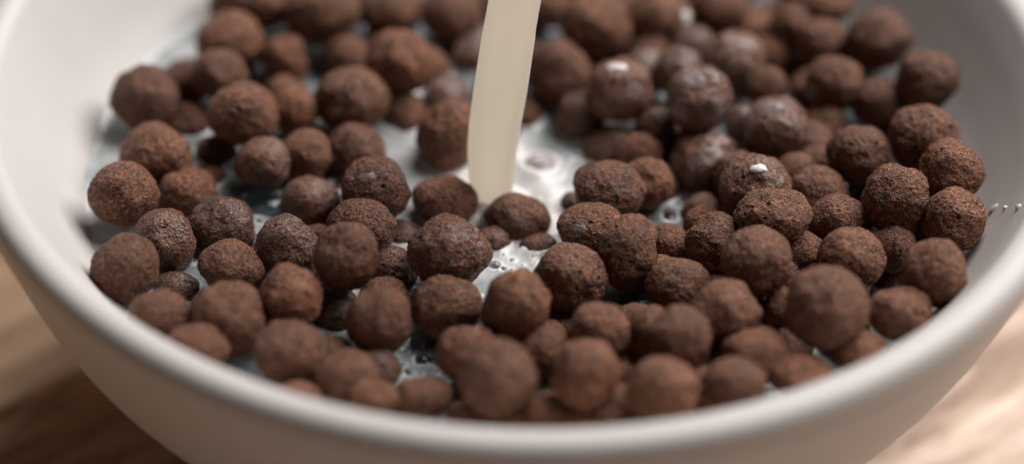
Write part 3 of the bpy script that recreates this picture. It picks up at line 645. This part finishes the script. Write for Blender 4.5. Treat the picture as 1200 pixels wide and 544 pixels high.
BUBBLES = [
(-14.02, -26.07, 0.64),
(-13.25, -29.44, 0.76),
(-6.30, -27.89, 0.45),
(-3.26, -21.87, 0.90),
(-1.95, -22.62, 0.51),
(-4.14, -32.57, 0.63),
(-12.29, -41.16, 0.87),
(-13.29, -44.09, 1.12),
(-11.92, -44.40, 0.74),
(-15.16, -47.03, 0.74),
(-16.98, -45.03, 0.50),
(-13.41, -47.32, 0.31),
(-28.55, -38.67, 0.50),
(-26.58, -42.25, 0.56),
(-25.03, -43.13, 0.50),
(-27.45, -40.36, 0.25),
(16.87, -31.32, 1.27),
(18.15, -30.47, 0.64),
(14.09, -30.07, 0.57),
(15.23, -29.02, 0.25),
(-39.58, -12.94, 0.52),
(-29.45, -14.52, 1.04),
(10.15, 9.86, 0.54),
(8.96, 5.78, 0.54),
(23.32, -9.29, 1.18),
(18.09, -7.86, 0.66),
(-14.42, -22.43, 0.32),
(-14.85, -24.49, 0.26),
(-12.69, -27.41, 0.25),
(-14.95, -28.33, 0.32),
(-5.38, -29.05, 0.25),
(-7.04, -28.73, 0.25),
(-11.08, -46.83, 0.31),
(-14.54, -43.96, 0.25),
(-16.24, -47.65, 0.25),
(-0.66, -22.96, 0.32),
(0.86, -21.66, 0.26),
(2.78, -20.95, 0.26),
(5.10, -21.45, 0.26),
(-4.59, -19.89, 0.32),
(6.19, 1.01, 0.40),
(7.49, 5.04, 0.47),
(4.54, -6.42, 0.39),
(1.65, -22.85, 0.26),
(-17.19, -12.21, 0.39),
(-48.40, -23.33, 0.32),
(-36.93, -1.02, 0.53),
(-34.73, -0.25, 0.46),
(16.77, -7.93, 0.39),
(19.37, -11.18, 0.52),
(-14.93, -49.47, 0.37),
(-18.91, -30.72, 0.25),
(-30.24, -37.78, 0.25),
(-15.60, -39.59, 0.37),
(-14.38, -38.95, 0.25),
(-14.74, -42.24, 0.37),
(-15.97, -45.36, 0.37),
(-14.21, -48.87, 0.49),
(-12.45, -49.72, 0.37),
(-11.14, -45.13, 0.37),
(-10.98, -39.36, 0.37),
(-16.67, -40.99, 0.25),
(-10.04, -48.29, 0.31),
(-17.70, -42.96, 0.31),
(-3.70, -35.10, 0.38),
(-4.74, -33.98, 0.32),
(-13.46, -24.01, 0.26),
(-15.13, -30.13, 0.38),
(-11.78, -27.97, 0.25),
(-2.03, -19.35, 0.39),
(-0.71, -20.51, 0.45),
(2.50, -19.53, 0.39),
(4.43, -19.02, 0.26),
(0.80, -18.38, 0.26),
(4.47, -22.70, 0.39),
(5.83, -3.35, 0.40),
(4.33, -11.11, 0.39),
(2.67, -4.80, 0.33),
]
MILK_Z = -19.8

# ------------------------------------------------------------------ milk
def build_milk():
    R = wall_r(MILK_Z + 0.6) + 0.15
    step = 0.4
    n = int(2 * R / step) + 1
    ax = np.linspace(-R, R, n)
    X, Y = np.meshgrid(ax, ax)
    RR = np.hypot(X, Y)
    k = np.minimum(1.0, R / np.maximum(RR, 1e-6))       # pull the corners onto the wall circle
    inside = RR <= R + step * 1.5
    X = np.where(RR > R, X * k, X); Y = np.where(RR > R, Y * k, Y); RR = np.hypot(X, Y)
    H = 0.10 * np.sin(X * 0.21 + 0.6) * np.cos(Y * 0.27) + 0.06 * np.sin(X * 0.7 + Y * 0.5)
    H += 0.6 * np.exp(-(R - RR) / 0.7)
    men = np.zeros_like(X); ring = np.zeros_like(X)
    for (x, y, z, a, b, *_r) in BALLS + HIDDEN:
        r = math.sqrt(a * b)
        dz = MILK_Z - z
        if abs(dz) >= r: continue
        rc = math.sqrt(r * r - dz * dz)
        d = np.hypot(X - x, Y - y) - rc
        men = np.maximum(men, np.where(d > -0.8, np.exp(-np.maximum(d, 0) / 0.6), 0))
        ring = np.maximum(ring, np.exp(-(d / 0.45) ** 2))
    H += 0.7 * men
    cx, cy = STREAM_FOOT
    D = np.hypot(X - cx, Y - cy)
    H += 1.6 * np.exp(-(np.maximum(D - 3.4, 0) / 1.1) ** 1.0) - 0.7 * np.exp(-((D - 6.6) / 1.2) ** 2) + 0.35 * np.exp(-((D - 9.6) / 1.2) ** 2)
    for (x, y, r) in BUBBLES:
        d = np.hypot(X - x, Y - y)
        ring = np.maximum(ring, np.exp(-((d - r) / 0.35) ** 2)); H += 0.34 * np.exp(-((d - r) / 0.28) ** 2) - np.where(d < r, 0.9 * r * np.sqrt(np.maximum(0, 1 - (d / r) ** 2)), 0)
    d = np.hypot((X - BIG[0]) / 1.18, (Y - BIG[1]) / 0.92)
    H += 0.55 * np.exp(-((d - BIG[2]) / 0.35) ** 2) - np.where(d < BIG[2], 1.6 * np.sqrt(np.maximum(0, 1 - (d / BIG[2]) ** 2)), 0)
    ring = np.maximum(ring, np.exp(-((d - BIG[2]) / 0.5) ** 2))
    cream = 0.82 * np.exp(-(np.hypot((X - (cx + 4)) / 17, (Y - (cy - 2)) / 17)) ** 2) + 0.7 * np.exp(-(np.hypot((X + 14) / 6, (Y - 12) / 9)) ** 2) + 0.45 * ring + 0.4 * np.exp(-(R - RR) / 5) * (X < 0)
    idx = -np.ones(X.shape, int); idx[inside] = np.arange(inside.sum())
    vs = np.stack([X[inside] * S, Y[inside] * S, (MILK_Z + H[inside]) * S], -1)
    a, b, c, d = idx[:-1, :-1], idx[:-1, 1:], idx[1:, 1:], idx[1:, :-1]
    ok = (a >= 0) & (b >= 0) & (c >= 0) & (d >= 0)
    me = np_mesh('milk', vs.tolist(), np.stack([a[ok], b[ok], c[ok], d[ok]], -1).tolist())
    at = me.attributes.new('cream', 'FLOAT', 'POINT')
    at.data.foreach_set('value', np.clip(cream[inside], 0, 1).astype(np.float32))
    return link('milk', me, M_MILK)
STREAM_FOOT = (-4.01, -6.86)
BIG = (-39.23, -8.90, 3.40)
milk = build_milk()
tag(milk, 'white milk pooled between the cocoa balls in the bowl, with small dark bubbles', 'milk')

def dome_mesh(name, flat=0.75, seg=28, rings=9):
    vs, fs = [], []
    for j in range(rings):
        t = math.pi / 2 * j / rings
        for i in range(seg):
            p = 2 * math.pi * i / seg
            vs.append((math.cos(t) * math.cos(p), math.cos(t) * math.sin(p), flat * math.sin(t)))
    vs.append((0, 0, flat)); top = len(vs) - 1
    for j in range(rings - 1):
        for i in range(seg):
            fs.append((j * seg + i, j * seg + (i + 1) % seg, (j + 1) * seg + (i + 1) % seg, (j + 1) * seg + i))
    for i in range(seg): fs.append(((rings - 1) * seg + i, (rings - 1) * seg + (i + 1) % seg, top))
    return np_mesh(name, vs, fs)
bub_me = dome_mesh('bubble'); bub_me.materials.append(M_BUBBLE)
for q, (x, y, r) in enumerate(BUBBLES):
    o = bpy.data.objects.new('bubble', bub_me)
    COL.objects.link(o); o.parent = milk
    o.location = (x * S, y * S, (MILK_Z + 0.16) * S)
    o.scale = (r * S, r * S * random.uniform(0.9, 1.1), r * S * random.uniform(0.7, 1.0))

big_me = dome_mesh('large_bubble', 0.62, 48, 14); big_me.materials.append(M_CLEAR)
o = tag(bpy.data.objects.new('large_bubble', big_me), 'large clear bubble stretched between the balls at left')
COL.objects.link(o); o.parent = milk
o.location = (BIG[0] * S, BIG[1] * S, (MILK_Z + 0.25) * S); o.rotation_euler = (0, 0, -0.35)
o.scale = (BIG[2] * 1.18 * S, BIG[2] * 0.92 * S, BIG[2] * 0.8 * S)

# ------------------------------------------------------------------ pouring stream
def build_stream():
    pts = [(-3.86, -6.86, -24.00, 1.42, 1.02), (-3.86, -6.86, -21.00, 1.58, 1.14), (-4.13, -6.86, -17.31, 3.08, 2.22), (-4.28, -6.86, -13.19, 3.52, 2.54), (-4.09, -6.76, -6.73, 3.82, 2.75), (-3.31, -6.56, 1.17, 3.98, 2.86), (-2.38, -6.26, 10.41, 3.93, 2.83), (-1.50, -5.96, 17.93, 3.84, 2.76), (3.78, -3.25, 57.93, 4.00, 2.92), (13.07, 3.74, 107.93, 4.20, 3.12), (28.19, 17.41, 167.93, 4.44, 3.36)]      # x, y, z, half width, half depth
    P = catmull(pts, 10)
    seg = 48; vs, fs = [], []
    for k, (x, y, z, a, b) in enumerate(P):
        for i in range(seg):
            t = 2 * math.pi * i / seg
            w = 1 + 0.035 * math.sin(3 * t + z * 0.03) + 0.02 * math.sin(5 * t - z * 0.05)
            vs.append(((x + a * w * math.cos(t)) * S, (y + b * w * math.sin(t)) * S, z * S))
    for k in range(len(P) - 1):
        for i in range(seg):
            j = (i + 1) % seg
            fs.append((k * seg + i, k * seg + j, (k + 1) * seg + j, (k + 1) * seg + i))
    fs.append(tuple(range(seg))[::-1]); fs.append(tuple((len(P) - 1) * seg + i for i in range(seg)))
    return link('milk_stream', np_mesh('milk_stream', vs, fs), M_STREAM)
tag(build_stream(), 'stream of milk tinted with painted warm light pouring down into the middle of the bowl', 'milk stream')

# ------------------------------------------------------------------ cereal balls
def crust_mesh(name, seed, crisp):
    bm = bmesh.new()
    bmesh.ops.create_icosphere(bm, subdivisions=7 if crisp else 5, radius=1.0)
    rnd = random.Random(seed)
    o = Vector((rnd.uniform(-50, 50), rnd.uniform(-50, 50), rnd.uniform(-50, 50)))
    flats = [(Vector((rnd.gauss(0, 1), rnd.gauss(0, 1), rnd.gauss(0, 1))).normalized(), rnd.uniform(0.88, 0.96)) for _ in range(4)]
    pits = [(Vector((rnd.gauss(0, 1), rnd.gauss(0, 1), rnd.gauss(0, 1))).normalized(), rnd.uniform(0.035, 0.085), rnd.uniform(0.03, 0.08)) for _ in range(16)]
    dents = [(Vector((rnd.gauss(0, 1), rnd.gauss(0, 1), rnd.gauss(0, 1))).normalized(), rnd.uniform(0.3, 0.55), rnd.uniform(0.03, 0.10)) for _ in range(4)]
    for v in bm.verts:
        d = v.co.normalized()
        r = 1.0
        for n, h in flats:                    # pressed facets, softened
            c = d.dot(n)
            if c > h: r = min(r, 1 - 0.75 * (1 - h / c))
        r += 0.10 * noise.noise(d * 1.25 + o) + 0.045 * noise.noise(d * 2.8 + o)
        r += 0.026 * noise.noise(d * 5.0 + o) + 0.010 * noise.noise(d * 11 + o)
        r += 0.050 * (0.42 - noise.voronoi(d * 9.0 + o)[0][0]) * (0.6 + 0.8 * noise.noise(d * 3.0 - o)) + 0.024 * (0.42 - noise.voronoi(d * 19.0 + o)[0][0])
        r += 0.018 * noise.noise(d * 38 + o)
        for n, w, h in dents:
            a = (d - n).length
            if a < 2.2 * w: r -= h * math.exp(-(a / w) ** 2)
        for n, w, h in pits:
            a = (d - n).length
            if a < 2.2 * w: r -= h * (math.exp(-(a / w) ** 4)) - 0.15 * h * math.exp(-((a - 1.25 * w) / (0.4 * w)) ** 2)
        v.co = d * r
    me = bpy.data.meshes.new(name); bm.to_mesh(me); bm.free(); smooth(me)
    me.materials.append(M_DRY)
    return me

VARIANTS = [crust_mesh('cereal_ball', 100 + k, True) for k in range(14)]
AXES = []
from itertools import permutations, product
for pm in permutations(range(3)):
    for sg in product((1, -1), repeat=3):
        m = Matrix(((0, 0, 0), (0, 0, 0), (0, 0, 0)))
        for i in range(3): m[i][pm[i]] = sg[i]
        if m.determinant() > 0: AXES.append((m, pm))
MATS = {'d': M_DRY, 'w': M_WET, 'f': M_FILM, 'u': M_DROWN}
tilt = Matrix.Rotation(math.radians(-37), 3, 'X')
def ball(x, y, z, a, b, kind, me, label, group):
    o = bpy.data.objects.new('cereal_ball', me)
    COL.objects.link(o)
    m, pm = random.choice(AXES)
    spin = Matrix.Rotation(math.radians(random.uniform(-8, 8)), 3, 'Y')
    # a = half width, b = half height as they stand; the third half axis is their mean
    want = (a, (a + b) / 2, b)
    sc = [0, 0, 0]
    for i in range(3): sc[pm[i]] = want[i]
    o.matrix_world = Matrix.Translation(Vector((x, y, z)) * S) @ (spin @ m).to_4x4()
    o.scale = [s * S for s in sc]
    if kind != 'd':
        o.material_slots[0].link = 'OBJECT'
        o.material_slots[0].material = MATS[kind]
    return tag(o, label, 'cereal ball', group)

placed = {}
for q, (x, y, z, a, b, kind, label) in enumerate(BALLS):
    placed[q] = ball(x, y, z, a, b, kind, VARIANTS[(q * 5 + q // 14) % len(VARIANTS)], label, 'cocoa cereal balls heaped in the bowl')
for q, (x, y, z, a, b, label) in enumerate(HIDDEN):
    ball(x, y, z, a, b, 'd', VARIANTS[(q * 3 + 1) % len(VARIANTS)], label, 'lower layer cocoa cereal balls')

# ------------------------------------------------------------------ milk drops
def drop_mesh(name, seed):
    bm = bmesh.new()
    bmesh.ops.create_icosphere(bm, subdivisions=4, radius=1.0)
    o = Vector((seed * 7.1, seed * 3.3, 1))
    for v in bm.verts:
        d = v.co.normalized()
        v.co = d * (1 + 0.10 * noise.noise(d * 1.3 + o))
        if v.co.z < 0: v.co.z *= 0.5
    me = bpy.data.meshes.new(name); bm.to_mesh(me); bm.free(); smooth(me)
    me.materials.append(M_DROP)
    return me
def drop(name, p, n, size, along, seed, parent=None):
    """flattened blob of milk of half sizes `size` lying on a surface with normal n"""
    n = Vector(n).normalized(); t = Vector(along); t = (t - n * t.dot(n)).normalized(); bt = n.cross(t)
    o = link(name, drop_mesh(name, seed), None)
    mw = Matrix.Translation(Vector(p) * S) @ Matrix((t, bt, n)).transposed().to_4x4() @ Matrix.Diagonal((*[s * S for s in size], 1))
    if parent:
        bpy.context.view_layer.update()
        o.parent = parent
        o.matrix_parent_inverse = parent.matrix_world.inverted()
    o.matrix_world = mw
    return o
def milk_film(ball_obj, p, n, size, along, seed, mat):
    """skin of milk lying on the crust: every point is dropped onto the ball's own surface"""
    n = Vector(n).normalized(); t = Vector(along); t = (t - n * t.dot(n)).normalized(); bt = n.cross(t)
    bpy.context.view_layer.update()
    mw = ball_obj.matrix_world; inv = mw.inverted(); c = mw.translation
    R = (Vector(p) * S - c).length
    rings, seg = 9, 40
    vs, fs = [], []
    for j in range(rings + 1):
        rho = j / rings
        for i in range(seg if j else 1):
            a = 2 * math.pi * i / seg
            wob = 1 + 0.30 * noise.noise(Vector((math.cos(a) * 1.2, math.sin(a) * 1.2, seed * 3.7))) + 0.12 * noise.noise(Vector((math.cos(a) * 3, math.sin(a) * 3, seed * 5.1)))
            u, v = rho * wob * size[0] * S * math.cos(a), rho * wob * size[1] * S * math.sin(a)
            d = (n * R + t * u + bt * v).normalized()
            o0 = inv @ (c + d * R * 2); d0 = (inv.to_3x3() @ (-d)).normalized()
            ok, hit, _n, _i = ball_obj.ray_cast(o0, d0)
            base = ((mw @ hit) - c).length if ok else R
            base = 0.55 * base + 0.45 * R
            vs.append(inv @ (c + d * (base + (0.30 * math.sqrt(max(0, 1 - rho ** 2)) - 0.08 * rho) * S)))
    for i in range(seg): fs.append((0, 1 + i, 1 + (i + 1) % seg))
    for j in range(1, rings):
        a0, b0 = 1 + (j - 1) * seg, 1 + j * seg
        for i in range(seg): fs.append((a0 + i, b0 + i, b0 + (i + 1) % seg, a0 + (i + 1) % seg))
    o = link('milk_film', np_mesh('milk_film', vs, fs), mat, ball_obj)
    return o
for q, (bi, p, n, size, along, thick) in enumerate([
(53, (35.84, -13.35, -5.97), (0.021, -0.312, 0.950), (1.5, 0.8, 0.12), (1, 0, 0), True),  # white dab modelled in place of a window reflection on wet milk
(43, (14.58, 12.77, -6.80), (-0.170, -0.123, 0.978), (1.7, 1.1, 0.12), (1, 0, 0.1), True),
(38, (26.36, 33.45, -11.83), (0.838, -0.432, 0.333), (1.1, 1.8, 0.12), (1, 0, 0), True),
(95, (8.59, -21.29, -13.05), (-0.561, -0.708, 0.430), (1.9, 1.0, 0.12), (1, 0, 0.4), False),
(54, (35.03, 3.47, -10.04), (-0.868, -0.247, 0.431), (1.6, 3.0, 0.12), (1, 0, 0), False),
(54, (38.41, 4.06, -7.23), (-0.225, -0.136, 0.965), (2.8, 1.2, 0.12), (1, 0, 0), False),
(60, (45.60, 15.51, -12.69), (-0.838, -0.545, -0.030), (1.3, 2.4, 0.12), (1, 0, 0), False),
(18, (-22.94, -14.23, -9.43), (-0.220, -0.475, 0.852), (1.5, 1.0, 0.12), (1, 0, 0.2), False),  # thin patch modelled as the glint on top of this ball
(51, (21.27, -4.56, -16.91), (-0.157, -0.658, 0.737), (1.8, 1.0, 0.12), (1, 0, -0.6), False),
(41, (34.51, 22.49, -8.82), (0.086, -0.349, 0.933), (3.0, 1.6, 0.12), (1, 0, -0.3), False),
(45, (30.15, 3.43, -8.07), (0.510, -0.829, 0.230), (1.4, 3.2, 0.12), (1, 0, 0), False),
(45, (25.79, 6.60, -4.37), (-0.306, -0.235, 0.923), (2.6, 1.6, 0.12), (1, 0, 0), False),
(48, (29.73, -2.36, -12.30), (0.138, -0.648, 0.749), (2.6, 1.8, 0.12), (1, 0, -0.4), False),
(44, (19.98, 20.47, -11.61), (0.023, -0.557, 0.831), (2.0, 1.2, 0.12), (1, 0, 0), False),
(66, (41.91, -9.71, -11.12), (-0.812, -0.092, 0.577), (1.4, 1.0, 0.12), (1, 0, 0.4), False),
(48, (26.18, -3.15, -14.81), (-0.537, -0.799, 0.272), (1.3, 2.4, 0.12), (1, 0, 0), False),
(43, (17.74, 9.40, -9.33), (0.422, -0.754, 0.504), (1.8, 1.6, 0.12), (1, 0, 0), False),
(36, (10.60, 11.70, -14.11), (0.252, -0.456, 0.854), (1.5, 1.0, 0.12), (1, 0, 0), False),
]):
    milk_film(placed[bi], p, n, size, along, q + 1, M_DROP if thick else M_THIN)
for q, (p, n, size, along, label) in enumerate([
((71.66, -14.78, -11.47), (-0.815, 0.168, 0.555), (1.1, 0.7, 0.5), (0.2, 0.1, 1), 'largest teardrop of milk on the right bowl wall beside the speckled ball'),
((72.79, -18.36, -8.46), (-0.831, 0.210, 0.514), (0.45, 0.45, 0.5), (0.2, 0.1, 1), 'tiny milk droplet in the middle of the three on the right bowl wall'),
((73.78, -23.15, -4.50), (-0.886, 0.278, 0.371), (0.6, 0.55, 0.5), (0.2, 0.1, 1), 'small round milk droplet furthest right of the three on the bowl wall'),
]):
    tag(drop('milk_droplet', p, n, size, along, q + 21), label, 'milk droplet', 'milk droplets on the bowl wall')
